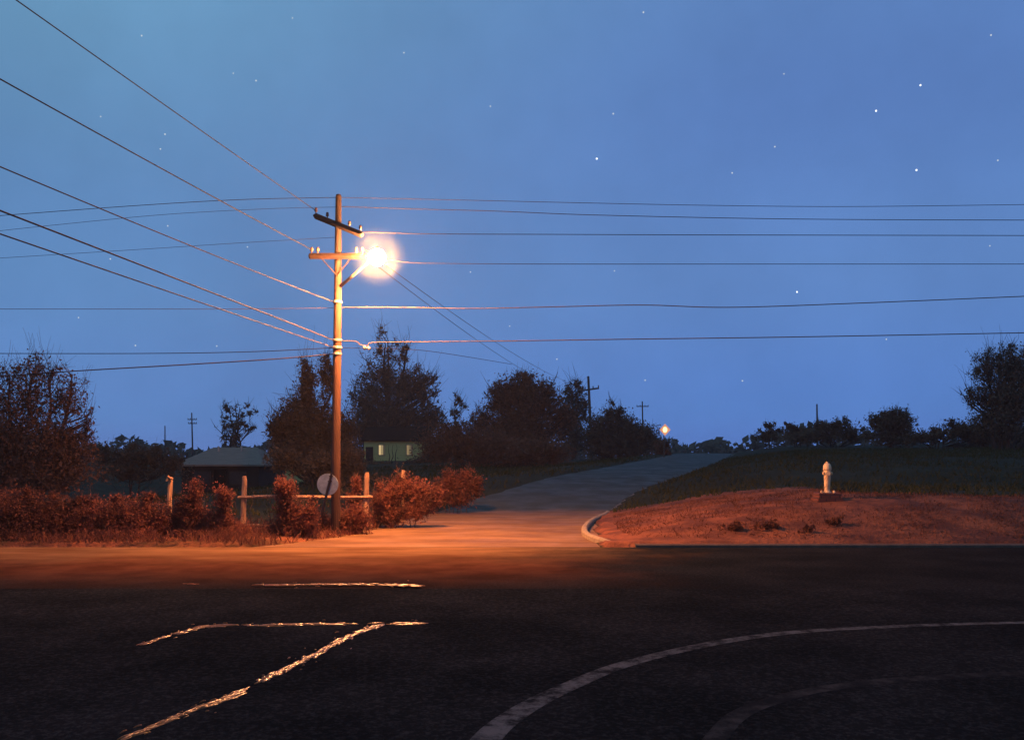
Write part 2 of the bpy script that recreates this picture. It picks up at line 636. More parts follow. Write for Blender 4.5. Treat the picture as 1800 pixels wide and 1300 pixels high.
def sheet(name, ptsL, ptsR, m, z=0.0, kind='structure', cross=6):
    mb = MB()
    vs, fs = [], []
    n = cross
    for a, b in zip(ptsL, ptsR):
        for k in range(n + 1):
            t = k / n
            vs.append(tuple(a[i] + (b[i] - a[i]) * t for i in range(3)))
    for i in range(len(ptsL) - 1):
        for k in range(n):
            fs.append((i * (n + 1) + k, i * (n + 1) + k + 1, (i + 1) * (n + 1) + k + 1, (i + 1) * (n + 1) + k))
    mb.add(vs, fs)
    return tag(mb.build(name, m), kind=kind)


# parking lot in front, cross street, side road
sheet('parking_lot', [(-120, y, .03) for y in (-35, 0, 13.35)], [(120, y, .03) for y in (-35, 0, 13.35)], M['lot'])
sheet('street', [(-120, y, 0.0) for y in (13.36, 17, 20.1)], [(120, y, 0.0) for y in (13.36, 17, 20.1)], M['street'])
ys = list(np.arange(20.1, 60, .3)) + list(np.arange(60, 180, 3))
ll, rr_ = [], []
for y in ys:
    fl = .22 * mnoise.noise(Vector((y * .9, 2.2, 0))) + .1
    z = float(road_z(y)) + .004
    ll.append((float(road_l(y)) - fl, y, z))
    rr_.append((float(road_r(y)) + .02, y, z))
sheet('side_road', ll, rr_, M['side_road'], cross=8)


def ribbon(path, width, z0, h, m, name, closed=False, kind='structure', wf=None, chamfer=.02):
    """a kerb or painted line swept along a ground path [(x,y)] ; z0 a function of (x,y)"""
    mb = MB()
    pts = [Vector((p[0], p[1], 0)) for p in path]
    vs, fs = [], []
    for i, p in enumerate(pts):
        t = (pts[min(i + 1, len(pts) - 1)] - pts[max(i - 1, 0)]).normalized()
        s = Vector((-t.y, t.x, 0))
        wd = width * (wf(i / (len(pts) - 1)) if wf else 1)
        z = z0(p.x, p.y)
        if h > 0:
            pr = [(-.5, 0), (-.5, h - chamfer), (-.5 + chamfer / wd, h), (.5 - chamfer / wd, h), (.5, h - chamfer), (.5, 0)]
        else:
            pr = [(-.5, 0), (0, 0), (.5, 0)]
        for a, dz in pr:
            q = p + s * (a * wd)
            vs.append((q.x, q.y, z + dz))
    m_ = len(pr)
    for i in range(len(pts) - 1):
        for k in range(m_ - 1):
            fs.append((i * m_ + k, i * m_ + k + 1, (i + 1) * m_ + k + 1, (i + 1) * m_ + k))
    if h > 0:
        fs.append(tuple(range(m_)))
        fs.append(tuple((len(pts) - 1) * m_ + k for k in range(m_ - 1, -1, -1)))
    mb.add(vs, fs)
    ob = mb.build(name, m)
    return tag(ob, kind=kind)


def spline(pts, n=12):
    pts = [Vector(p) if len(p) == 3 else Vector((p[0], p[1], 0)) for p in pts]
    out = []
    for i in range(len(pts) - 1):
        p0, p1, p2, p3 = pts[max(i - 1, 0)], pts[i], pts[i + 1], pts[min(i + 2, len(pts) - 1)]
        for k in range(n):
            t = k / n
            out.append(.5 * ((2 * p1) + (p2 - p0) * t + (2 * p0 - 5 * p1 + 4 * p2 - p3) * t * t + (3 * p1 - p0 - 3 * p2 + p3) * t ** 3))
    out.append(pts[-1])
    return out


def G(px, py, z=0.0):
    """where a photo pixel meets level ground"""
    Y = (EYE - z) * F / (py - HZ)
    return ((px - 900) / F * Y, Y)


# kerb round the corner of the bank and up the side road
ribbon([(x, 20.1) for x in (120, 60, 30, 18, 10, 5, 2.72)], .16, lambda x, y: -.05, .125, M['dark_concrete'], 'kerb', chamfer=.03)
kp = [(2.7, 20.12), (2.4, 20.3), (2.1, 20.9), (1.93, 21.8), (1.87, 23.2), (2.05, 25.4), (2.5, 28.2)]
for y in (31, 32.4):
    kp.append((float(road_r(y)) + .08, y))
ribbon([(p.x, p.y) for p in spline(kp, 10)], .16, lambda x, y: max(0, float(road_z(y))) - .05 - (.13 * min(1, max(0, (x - 2.05) / .6)) if y < 21 else 0), .185, M['concrete'], 'kerb', chamfer=.035)
kp2 = [(float(road_r(y)) + .08, y) for y in np.concatenate([np.arange(32.5, 60, .7), np.arange(60, 110, 2)])]
ribbon(kp2, .18, lambda x, y: float(road_z(y)) - .05, .12, M['side_kerb'], 'kerb')
# painted sweeping lines in the lot
arc = [G(*p) for p in [(838, 1330), (872, 1288), (930, 1247), (1000, 1212), (1100, 1172), (1250, 1136), (1400, 1115), (1600, 1104), (1800, 1098), (2100, 1093)]]
ribbon([(p.x, p.y) for p in spline(arc, 12)], .20, lambda x, y: .0318, 0, M['line'], 'painted_line', wf=lambda u: 1.1 - .5 * u)
arc = [G(*p) for p in [(1240, 1330), (1300, 1262), (1400, 1226), (1500, 1209), (1640, 1196), (1800, 1189), (2000, 1184)]]
ribbon([(p.x, p.y) for p in spline(arc, 12)], .16, lambda x, y: .0318, 0, M['faint_line'], 'painted_line')


def wet(name, runs, wpx, seed, gaps):
    """lumpy wet ridge of broken asphalt along photo-ground points"""
    rn = random.Random(seed)
    mb = MB()
    pts = spline([G(*p) for p in runs], 40)
    L = 0
    for i in range(len(pts) - 1):
        a = pts[i]
        t = (pts[i + 1] - a)
        L += t.length
        if mnoise.noise(Vector((L * 1.6, seed * 7.7, 0))) < -.22 and rn.random() > .1:
            continue
        u = i / (len(pts) - 1)
        if any(g0 < u < g1 for g0, g1 in gaps) and rn.random() > .12:
            continue
        t.normalize()
        s = Vector((-t.y, t.x, 0))
        for _ in range(2):
            far = rn.random() < .09
            glint_fade = (.45 + .55 * u) * (.5 if far else 1)  # lumps narrow towards the start of the run, dimming the painted glint
            off = rn.gauss(0, 2.2 if far else .38) * wpx * (.5 + .5 * u)
            ln = rn.uniform(.03, .11) * (.4 if far else 1)
            wd = rn.uniform(.008, .026) * wpx / .07 * glint_fade
            c = a + s * off + t * rn.uniform(-.06, .06)
            ang = math.atan2(t.y, t.x) + rn.gauss(0, .15)
            hh = rn.uniform(.005, .014)
            # half lens aligned with the run
            vs, fs = [], []
            nu, nv = 8, 3
            for j in range(nv + 1):
                ph = (j / nv) * math.pi / 2
                for k in range(nu):
                    an = 2 * math.pi * k / nu
                    x, y = ln * math.cos(an) * math.cos(ph), wd * math.sin(an) * math.cos(ph)
                    vs.append((c.x + x * math.cos(ang) - y * math.sin(ang), c.y + x * math.sin(ang) + y * math.cos(ang), .029 + hh * math.sin(ph)))
            for j in range(nv):
                for k in range(nu):
                    fs.append((j * nu + k, j * nu + (k + 1) % nu, (j + 1) * nu + (k + 1) % nu, (j + 1) * nu + k))
            mb.add(vs, fs)
    return tag(mb.build(name, M['wet_bead'], smooth=True), kind='structure')


wet('wet_crack', [(225, 1303), (330, 1258), (400, 1232), (470, 1197), (545, 1160), (610, 1125), (665, 1103)], .075, 3, [(.40, .46)])
wet('wet_crack', [(258, 1135), (330, 1113), (380, 1104), (470, 1103), (560, 1101), (640, 1101), (735, 1100)], .10, 4, [(.17, .26), (.44, .5), (.68, .72), (.88, .92)])
wet('wet_gutter', [(330, 1029), (470, 1031), (560, 1030), (640, 1030), (735, 1032)], .11, 5, [(0, .2), (.4, .48), (.66, .70), (.78, .84)])

# ------------------------------------------------------------------ utility pole
PB = Vector((-4.53, 23.4, 0))
PB.z = gz(PB.x, PB.y) - .05
PX, PY = PB.x, PB.y


def pole_pt(py):
    """point on the pole axis at a photo row"""
    z = EYE + (HZ - py) / F * PY
    return Vector((PX + .008 * z, PY, z))


pole = thing('utility_pole', 'tall wooden utility pole with two crossarms standing among red brush at the street corner', 'utility pole', PB)
mb = MB()
top = pole_pt(342)
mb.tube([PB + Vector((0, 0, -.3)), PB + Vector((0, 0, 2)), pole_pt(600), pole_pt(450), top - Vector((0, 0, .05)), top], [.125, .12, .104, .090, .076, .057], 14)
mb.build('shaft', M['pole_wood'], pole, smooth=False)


def crossarm(a, b, name='crossarm'):
    mb = MB()
    d = (b - a)
    n = 8
    mb.tube([a, a + d * .02, a + d * .98, b], [.06, .078, .078, .06], 4)
    return mb.build(name, M['arm_wood'], pole)


# the upper arm is turned along the cross line, the lower arm lies square to the view
ua, ub = P(553, 379, 24.1), P(637, 413, 22.6)
la, lb = P(543, 450, 23.22), P(640, 450, 23.22)
upper = crossarm(ua, ub)
lower = crossarm(la, lb)


def insulator(p, parent):
    mb = MB()
    mb.lathe([(.015, -.02), (.015, .06), (.035, .07), (.045, .10), (.032, .12), (.04, .14), (.028, .17), (.008, .18)], p, 10)
    return mb.build('insulator', M['insulator'], parent, smooth=True)


for t in (.03, .28, .74, .96):
    insulator(ua.lerp(ub, t) + Vector((0, 0, .05)), upper)
for t in (.05, .16, .86, .97):
    insulator(la.lerp(lb, t) + Vector((0, 0, .05)), lower)
mb = MB()
for tt in (.22, .76):
    q = la.lerp(lb, tt)
    mb.tube([q + Vector((0, .0, -.05)), pole_pt(486) + Vector((0, -.1, 0))], .014, 5)
mb.build('brace', M['arm_wood'], pole)
for py_ in (531, 598, 611, 622):
    mb = MB()
    c = pole_pt(py_)
    mb.lathe([(.118, -.03), (.124, -.02), (.124, .02), (.118, .03)], c, 14)
    mb.build('wire_clamp', M['steel'], pole)

# ------------------------------------------------------------------ street lamp on the pole
LP = P(663, 452, 22.6)
lamp = thing('street_lamp', 'blazing round street lamp on a short arm bracketed to the utility pole', 'street lamp', LP)
mb = MB()
a0 = pole_pt(503) + Vector((.09, -.06, 0))
mb.tube([a0, a0.lerp(LP, .35) + Vector((0, 0, .02)), a0.lerp(LP, .8) + Vector((0, 0, .06)), LP + Vector((-.1, 0, .16))], [.045, .04, .036, .034], 10)
mb.build('bracket_arm', M['steel'], lamp, smooth=True)
mb = MB()
mb.lathe([(.07, .187), (.075, .192), (.06, .21), (.04, .235), (.03, .26), (.015, .27)], LP, 24)
mb.build('lamp_cap', M['steel'], lamp, smooth=True)
mb = MB()
n_ = 16
prof = [(.2 * math.sin(math.pi * (i + .5) / n_), -.2 * math.cos(math.pi * (i + .5) / n_)) for i in range(n_)]
prof = [(r_, z_) for r_, z_ in prof if z_ < .19]
mb.lathe(prof, LP, 24)
mb.build('lamp_globe', emit('lamp_globe', LAMP_COL, LAMP_EMIT), lamp, smooth=True)
# ball of mist added to shape the lamp's halo, tinted toward cream
hm = bpy.data.materials.new('lamp_mist')
hm.use_nodes = True
t = hm.node_tree
t.nodes.clear()
o_ = t.nodes.new('ShaderNodeOutputMaterial')
vs_ = t.nodes.new('ShaderNodeVolumeScatter')
vs_.inputs['Color'].default_value = (.78, 1.0, .62, 1)
co = t.nodes.new('ShaderNodeTexCoord')
ln_ = t.nodes.new('ShaderNodeVectorMath')
ln_.operation = 'LENGTH'
t.links.new(co.outputs['Object'], ln_.inputs[0])
t.links.new(math_node(t, 'MULTIPLY', maprange(t, ln_.outputs['Value'], .40, .80, .0105, 0.0), maprange(t, ln_.outputs['Value'], .18, .42, .65, 1.0)), vs_.inputs['Density'])
t.links.new(vs_.outputs[0], o_.inputs['Volume'])
mb = MB()
prof = [(max(.8 * math.sin(math.pi * i / 20), .002), -.8 * math.cos(math.pi * i / 20)) for i in range(21)]
mb.lathe(prof, LP, 28)
halo = mb.build('lamp_mist', hm, lamp, smooth=True)

# ------------------------------------------------------------------ overhead wires
WG = 'overhead wires at the utility pole'


def wire(label, pts, r=.018, m='wire', extra=None):
    """sagging wire through three or more 3D points; a smooth sweep"""
    mb = MB()
    mb.tube(pts, r, 6)
    o = mb.build('overhead_wire', M[m], origin=tuple(pts[0]))
    tag(o, label, 'overhead wire', WG)
    return o


def quad3(p0, p1, p2, n=36):
    """parabola through three points, parametrised by horizontal run"""
    l1 = (p1 - p0).length
    l2 = l1 + (p2 - p1).length
    s1 = l1 / l2
    out = []
    for i in range(n + 1):
        s = i / n
        a = (s - s1) * (s - 1) / (s1)
        b = s * (s - 1) / (s1 * (s1 - 1))
        c = s * (s - s1) / (1 - s1)
        out.append(p0 * a + p1 * b + p2 * c)
    return out


DIRX = .1625


def toward(start, px_m, py_m, label, r=.018, m='wire'):
    """wire from the pole back over the left shoulder of the viewer to the next pole of the line"""
    k = (px_m - 900) / F
    Y = (start.x - DIRX * start.y) / (k - DIRX)
    mid = P(px_m, py_m, Y)
    ye = -22.0
    end = Vector((start.x + DIRX * (ye - start.y), ye, start.z + .1))
    z0, z1, z2 = start.z, mid.z, end.z
    A = np.polyfit([start.y, mid.y, ye], [z0, z1, z2], 2)
    pts = []
    for i in range(41):
        y = start.y + (ye - start.y) * i / 40
        pts.append(Vector((start.x + DIRX * (y - start.y), y, float(np.polyval(A, y)))))
    return wire(label, pts, r, m)


toward(ua + Vector((.02, 0, .14)), 45, 12, 'steepest overhead wire rising to the top left corner from the upper crossarm end', .009)
toward(la + Vector((.08, 0, .16)), 0, 139, 'overhead wire rising leftward from the left end of the lower crossarm', .010)
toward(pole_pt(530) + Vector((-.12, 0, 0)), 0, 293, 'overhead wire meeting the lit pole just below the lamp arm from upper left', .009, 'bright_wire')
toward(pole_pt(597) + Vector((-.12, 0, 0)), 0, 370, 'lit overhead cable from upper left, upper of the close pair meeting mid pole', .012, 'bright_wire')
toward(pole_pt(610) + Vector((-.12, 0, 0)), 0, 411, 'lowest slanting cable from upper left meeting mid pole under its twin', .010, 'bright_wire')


def across(label, pxs, Y, r=.014, m='wire', ext=-1):
    """wire square to the view through photo points at the pole's distance, run on straight out of the picture"""
    ps = [P(x, y, Y) for x, y in pxs]
    pts = [ps[0]]
    sp = spline([tuple(p) for p in ps], 10)
    d = (sp[-1] - sp[-4]).normalized()
    pts = sp + [sp[-1] + d * 8 + Vector((0, 0, .1)), sp[-1] + d * 24 + Vector((0, 0, 1.0))]
    return wire(label, pts, r * .85, m)


YW = 23.45
across('topmost level wire running left from the pole tip', [(592, 347), (420, 351), (230, 362), (-40, 382)], YW, .009)
across('topmost level wire running right from the pole tip', [(596, 347), (740, 350), (1000, 356), (1250, 361), (1500, 363), (1840, 359)], YW, .008)
across('second level wire running left just under the pole tip', [(590, 364), (470, 367), (290, 377), (100, 395), (-40, 410)], YW + .1, .006)
across('second level wire running right just under the pole tip', [(597, 363), (720, 367), (870, 371), (1050, 378), (1400, 385), (1840, 387)], YW + .1, .010)
across('faint wire running left between the two crossarms', [(590, 417), (540, 420), (420, 427), (250, 438), (-40, 456)], YW + .2, .006)
across('level wire running right from the right end of the upper crossarm', [(637, 408), (760, 411), (1000, 412), (1300, 413), (1840, 414)], 22.6, .010)
across('lit wire running right from the lower crossarm behind the lamp', [(640, 446), (705, 460), (790, 463), (1000, 464), (1400, 464), (1840, 464)], 23.22, .009)
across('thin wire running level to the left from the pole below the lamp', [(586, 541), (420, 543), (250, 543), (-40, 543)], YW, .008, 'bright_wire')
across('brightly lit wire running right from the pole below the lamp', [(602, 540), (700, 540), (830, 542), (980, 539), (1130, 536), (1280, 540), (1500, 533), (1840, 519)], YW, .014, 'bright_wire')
across('lowest level wire running left across the tops of the trees', [(586, 611), (440, 618), (250, 621), (-40, 621)], YW, .012)
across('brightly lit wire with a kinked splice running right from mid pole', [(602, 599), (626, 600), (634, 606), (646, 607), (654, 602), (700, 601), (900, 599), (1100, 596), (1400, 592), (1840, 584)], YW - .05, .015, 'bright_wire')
across('thick dark cable dipping left from the pole below the others', [(588, 622), (480, 631), (320, 641), (130, 652), (-40, 664)], YW, .018, 'cable')
# short service wire with two bead insulators
ps = [P(602, 611, YW), P(650, 612, YW), P(700, 613, YW), P(770, 619, YW + 1), P(900, 640, YW + 8)]
sw = wire('faint service wire with two pale bead insulators right of the pole', spline([tuple(p) for p in ps], 8), .007, 'wire')
for px_ in (641, 648):
    mb = MB()
    mb.blob(P(px_, 611.5, YW), (.05, .05, .055), px_, 10, 6, .1)
    mb.build('bead_insulator', M['ceramic'], sw, smooth=True)
# far pole of the line up the slope, and the wires going to it
FP = Vector((P(1040, 812, 106).x, 106, 0))
FP.z = gz(FP.x, FP.y)


def far_pole(label, px_b, px_t, pyt, Y, arms, r=.13, parts=True, pyb=None):
    x = P(px_b, 800, Y).x
    z = gz(x, Y) - .3
    base = Vector((x, Y, z))
    o = thing('utility_pole', label, 'utility pole', base, 'distant utility poles')
    tp = P(px_t, pyt, Y)
    mb = MB()
    mb.tube([base, base.lerp(tp, .5), tp], [r, r * .85, r * .65], 8)
    mb.build('shaft', M['far_wood'], o)
    for (x0, y0, x1, y1) in arms:
        mb = MB()
        mb.tube([P(x0, y0, Y), P(x1, y1, Y)], r * .5, 5)
        for q in (.03, .3, .7, .97):
            c = P(x0, y0, Y).lerp(P(x1, y1, Y), q)
            mb.lathe([(r * .25, 0), (r * .35, r * 1.2), (r * .2, r * 1.8)], c, 6)
        mb.build('crossarm', M['far_wood'], o)
    return o


far_pole('dark wooden utility pole on the verge by the round trees up the road', 1041, 1034, 661, 106, [(1018, 687, 1053, 682)], .2)
far_pole('tiny far utility pole with one crossarm above the trees near the amber lamp', 1131, 1129, 705, 165, [(1119, 714, 1140, 714)], .17)
far_pole('small far utility pole with two crossarms above the grey roof', 339, 337, 725, 130, [(330, 737, 346, 737), (331, 744, 346, 744)], .13)
far_pole('thin bare far pole above the dark hedge left of the grey roof', 290, 290, 748, 120, [], .10)
far_pole('short bare pole poking above the bushes on the right hill', 1437, 1436, 710, 95, [], .12)

for (s, e, lb_) in ((lb + Vector((.02, 0, .16)), P(1051, 681, 106), 'dark wire descending right from the lamp toward the far pole, upper of two'),
                    (lb + Vector((-.05, 0, .05)), P(1020, 685, 106), 'dark wire descending right from the lamp toward the far pole, lower of two')):
    mid = (s + e) / 2 - Vector((0, 0, 1.0))
    wire(lb_, quad3(s, mid, e), .009, 'cable')

# ------------------------------------------------------------------ vegetation machinery
def leaf_quads(c, size, rn, flat=0.0):
    """random small leaf faces at centres c (n,3)"""
    n = len(c)
    a = rn.normal(size=(n, 3))
    a /= np.linalg.norm(a, axis=1, keepdims=True) + 1e-9
    b = rn.normal(size=(n, 3))
    b -= (a * b).sum(1, keepdims=True) * a
    b /= np.linalg.norm(b, axis=1, keepdims=True) + 1e-9
    s = size * np.clip(rn.lognormal(-.12, .42, (n, 1)), .3, 2.2)
    a = a * s
    b = b * s * rn.uniform(.35, .7, (n, 1))
    return np.stack([c - a, c - b * .9 - a * .1, c + a, c + b * .9 - a * .1], 1)


def crown_points(lobes, Y, n_per_m2, rn, clump=.16, depth=.8, loose=1.18):
    """lobes: (px, py, rx, ry) photo ellipses at the distance Y; leaves gather in clumps, thinner to the rim"""
    out, tips = [], []
    s = Y / F
    for lb in lobes:
        px, py, rx, ry = lb[:4]
        dens = lb[4] if len(lb) > 4 else 1.0
        c = np.array(P(px, py, Y))
        ax, az = rx * s, ry * s
        ad = max(ax, .35 * az) * depth
        n = int(max(60, n_per_m2 * dens * math.pi * ax * az))
        nc = max(8, n // 34)
        d = rn.normal(size=(nc, 3))
        d /= np.linalg.norm(d, axis=1, keepdims=True)
        rad = rn.uniform(0, 1, (nc, 1)) ** .45 * rn.uniform(.8, loose, (nc, 1))
        cc = c + d * rad * np.array([ax, ad, az])
        w_ = rn.uniform(.25, 1.6, nc) * np.clip(1.45 - rad[:, 0], .12, 1)
        idx = rn.choice(nc, n, p=w_ / w_.sum())
        cs = clump * (ax * az) ** .5 * rn.uniform(.5, 1.2, (nc, 1))
        pts = cc[idx] + rn.normal(size=(n, 3)) * cs[idx] * np.array([1, 1, 1.15])
        out.append(pts)
        tips.append(cc[rn.choice(nc, min(nc, 26), replace=False)])
    return np.concatenate(out), np.concatenate(tips)


DK, LK = 7.0, .85


def tree(name, label, cat, px, Y, lobes, leaf, dens, lm='leaf_dark', group=None, trunks=1, spread=.25, twigs=1.0, seed=1, base_py=None, bark='bark', tr=None, clump=.16, part='crown', loose=1.18):
    rn = np.random.default_rng(seed)
    x = P(px, 800, Y).x
    z = gz(x, Y) - .15
    base = Vector((x, Y, z))
    o = thing(name, label, cat, base, group)
    pts, tips = crown_points(lobes, Y, dens * DK, rn, clump, loose=loose)
    leaf = leaf * LK
    keep = pts[:, 2] > np.array(hills(pts[:, 0], pts[:, 1])[0]) - .1
    pts = pts[keep]
    mb = MB()
    mb.quads(leaf_quads(pts, leaf, rn))
    mb.build(part, M[lm], o)
    top = max(P(l[0], l[1] - l[3], Y).z for l in lobes)
    H = top - z
    r0 = tr or max(.025, H * .022)
    mb = MB()
    stems = []
    for k in range(trunks):
        off = (k - (trunks - 1) / 2) * spread
        p = [base + Vector((off * .3, rn.uniform(-.1, .1), 0))]
        a = off * .05 + rn.uniform(-.05, .05)
        for j in range(1, 6):
            p.append(base + Vector((off * .3 + a * H * .16 * j + rn.normal() * .02 * H, rn.normal() * .02 * H, H * .17 * j)))
        q = spline([tuple(v) for v in p], 3)
        mb.tube(q, list(np.linspace(r0, r0 * .18, len(q))), 7)
        stems.append(q)
    allq = [v for s_ in stems for v in s_]
    # limbs reach for the leaf clumps
    for tp in tips:
        if rn.random() > twigs:
            continue
        tpv = Vector(tp)
        cand = [v for v in allq if v.z < tpv.z - .05 * H]
        if not cand:
            continue
        b = min(cand, key=lambda v: (v - tpv).length + .6 * abs((tpv.z - v.z) - 1.2 * math.hypot(v.x - tpv.x, v.y - tpv.y)))
        L = (tpv - b).length
        mid = b.lerp(tpv, .5) + Vector((rn.normal() * .06 * L, rn.normal() * .06 * L, -.02 * L))
        end = tpv + (tpv - mid).normalized() * L * .12 + Vector((0, 0, .05 * H * rn.uniform(0, 1)))
        q = spline([tuple(b), tuple(mid), tuple(tpv), tuple(end)], 2)
        rr0 = min(r0 * .35, .02 * L + .008)
        mb.tube(q, list(np.linspace(rr0, max(rr0 * .15, leaf * .06), len(q))), 4, caps=False)
        # fine upright twigs at the end
        for _ in range(3):
            e2 = tpv + Vector((rn.normal() * .05 * H, rn.normal() * .04 * H, abs(rn.normal()) * .09 * H))
            mb.tube([tpv, tpv.lerp(e2, .5) + Vector((rn.normal() * .01 * H, 0, 0)), e2], [max(rr0 * .3, leaf * .16), leaf * .12, leaf * .07], 3, caps=False)
    mb.build('trunk' if part == 'crown' else 'stems', M[bark], o)
    return o


# ------------------------------------------------------------------ trees
tree('tree', 'wispy multi stemmed tree at the left edge above the brush', 'tree', 45, 36,
     [(20, 700, 75, 70, .26), (70, 690, 55, 60, .24), (125, 700, 32, 52, .2), (50, 650, 45, 26, .12), (105, 655, 22, 24, .12), (-60, 700, 70, 80, .5),
      (40, 775, 110, 50, 1.0), (-60, 790, 90, 60, 1.0), (110, 790, 55, 45, 1.0), (155, 750, 14, 35, .3), (60, 830, 120, 40, .9)],
     .055, 330, 'leaf_red', trunks=5, spread=1.6, twigs=1, seed=3, bark='lit_bark')
tree('tree', 'small open tree standing behind the grey roof', 'tree', 416, 92,
     [(415, 745, 24, 34, .8), (400, 722, 13, 26, .5), (434, 728, 13, 24, .5), (392, 755, 12, 20, .5), (440, 752, 10, 18, .5), (410, 775, 24, 12, 1.2)],
     .16, 14, 'leaf_blue', trunks=3, spread=.8, seed=4)
tree('tree', 'tall narrow twin topped tree behind the utility pole', 'tree', 550, 50,
     [(540, 680, 18, 60, .8), (572, 665, 13, 55, .8), (530, 735, 32, 60, 1.3), (560, 760, 40, 60, 1.5), (500, 745, 30, 38, .8), (490, 760, 24, 32, .9),
      (535, 640, 8, 24, .3), (575, 640, 8, 22, .5), (520, 800, 52, 34, 1.6), (600, 770, 26, 60, 1.5)],
     .075, 150, 'leaf_dark', trunks=3, spread=1.0, seed=5)
tree('tree', 'big feathery tree with a spire top behind the lit house', 'tree', 690, 116,
     [(690, 700, 62, 55, .8), (665, 660, 40, 40, .5), (720, 670, 36, 34, .55), (668, 600, 9, 32, .5), (700, 620, 26, 20, .4), (745, 695, 26, 38, .6),
      (640, 700, 30, 45, .6), (690, 745, 75, 34, 1.5), (650, 760, 40, 40, 1.4), (715, 622, 10, 22, .3), (760, 735, 24, 30, .9), (762, 668, 12, 10, .5), (690, 762, 80, 14, 1.6)],
     .16, 28, 'leaf_dark', trunks=3, spread=1.6, seed=6)
tree('tree', 'slight thin tree showing between the two biggest trees', 'tree', 806, 112,
     [(806, 700, 12, 18, .7), (800, 725, 10, 16, .7), (815, 715, 8, 14, .6), (805, 745, 14, 16, 1.2)],
     .17, 14, 'leaf_blue', trunks=1, seed=7)
tree('tree', 'broad rounded dark red tree left of the far pole', 'tree', 912, 84,
     [(915, 725, 62, 58, 1.2), (925, 690, 45, 34, 1.0), (880, 700, 34, 34, .7), (960, 700, 26, 34, .7), (905, 770, 85, 38, 1.6), (845, 745, 28, 28, .8), (985, 735, 28, 36, .8), (920, 664, 26, 10, .5)],
     .12, 62, 'leaf_red', trunks=2, seed=8)
tree('tree', 'loose topped tree just behind the far pole', 'tree', 1008, 118,
     [(1005, 695, 26, 24, .8), (1018, 675, 14, 14, .6), (1000, 730, 30, 34, 1.2), (1025, 720, 16, 30, .7), (1010, 770, 40, 30, 1.4)],
     .17, 22, 'leaf_dark', trunks=2, seed=9)
tree('tree', 'low rounded tree sloping down toward the amber lamp', 'tree', 1088, 100,
     [(1080, 755, 45, 36, 1.3), (1110, 765, 42, 32, 1.3), (1078, 727, 22, 16, .7), (1135, 772, 26, 26, 1.2), (1050, 765, 30, 36, 1.2), (1090, 790, 70, 18, 1.5), (1075, 708, 5, 12, .4)],
     .15, 34, 'leaf_dark', trunks=2, seed=10)
tree('tree', 'tall ragged tree at the right edge on top of the hill', 'tree', 1765, 62,
     [(1765, 650, 48, 36, .6), (1735, 640, 30, 28, .4), (1790, 640, 36, 36, .6), (1760, 700, 50, 40, .9), (1718, 695, 24, 24, .5), (1790, 700, 50, 60, 1.1), (1730, 655, 26, 22, .4), (1760, 740, 52, 30, 1.4),
      (1770, 612, 26, 12, .3), (1850, 690, 60, 80, .9)],
     .085, 95, 'leaf_blue', trunks=4, spread=1.3, seed=12)
tree('tree', 'round bushy tree alone on the right hill skyline', 'tree', 1566, 78,
     [(1566, 745, 40, 24, 1.4), (1575, 730, 28, 14, 1.0), (1548, 742, 24, 18, 1.0), (1570, 768, 46, 20, 1.6), (1590, 745, 18, 20, .9)],
     .11, 62, 'leaf_dark', trunks=2, seed=13)

# bushes and hedges that stand as masses of their own
HG = 'far bushes on the skyline'
bsh = [
    ('dark tangled thicket under the round trees beside the road', 850, 72, [(780, 780, 55, 32, 1.5), (840, 785, 60, 34, 1.6), (910, 795, 60, 26, 1.6), (965, 795, 50, 24, 1.5), (800, 760, 34, 20, 1.0)], .10, 66, 'leaf_red'),
    ('dark low hedge behind the leaning fence post at the left', 235, 58, [(210, 805, 55, 22, 1.5), (265, 802, 45, 18, 1.5), (180, 790, 22, 12, .7), (232, 787, 20, 10, .6), (275, 790, 14, 9, .6), (300, 815, 30, 14, 1.4), (240, 830, 90, 14, 1.2)], .08, 95, 'leaf_dark'),
    ('dark shrubbery under the tall twin topped tree by the small shed', 560, 44, [(500, 805, 34, 20, 1.4), (560, 815, 50, 24, 1.5), (610, 810, 34, 28, 1.5), (620, 840, 40, 16, 1.2)], .07, 130, 'leaf_dark'),
    ('dark shrubs in front of the lit house', 690, 90, [(640, 822, 40, 12, 1.5), (690, 824, 44, 11, 1.5), (745, 818, 36, 16, 1.5), (770, 800, 26, 26, 1.5)], .13, 44, 'leaf_dark'),
    ('bush glowing orange under the amber lamp', 1166, 90, [(1164, 785, 14, 13, 1.5), (1158, 796, 18, 9, 1.4), (1172, 794, 10, 9, 1.2)], .12, 50, 'leaf_red'),
    ('leftmost tufted bush of the right hill skyline', 1352, 92, [(1352, 752, 14, 12, .9), (1345, 765, 26, 10, 1.5), (1368, 757, 10, 8, .8)], .13, 44, 'leaf_dark'),
    ('low spreading bush on the right hill between two tufts', 1402, 88, [(1400, 755, 28, 12, 1.2), (1410, 768, 40, 10, 1.6), (1385, 748, 9, 8, .6)], .13, 44, 'leaf_dark'),
    ('wide dark bush below the short bare pole', 1465, 84, [(1470, 755, 40, 17, 1.4), (1450, 748, 26, 13, 1.0), (1485, 743, 16, 10, .8), (1510, 764, 30, 13, 1.4), (1440, 768, 60, 10, 1.5)], .12, 50, 'leaf_dark'),
    ('low dark bushes joining the lone round tree and the edge tree', 1650, 72, [(1640, 765, 40, 12, 1.4), (1690, 755, 38, 18, 1.4), (1720, 765, 40, 20, 1.5), (1670, 742, 16, 8, .6), (1620, 768, 30, 9, 1.4), (1780, 770, 60, 16, 1.5)], .10, 62, 'leaf_dark'),
]
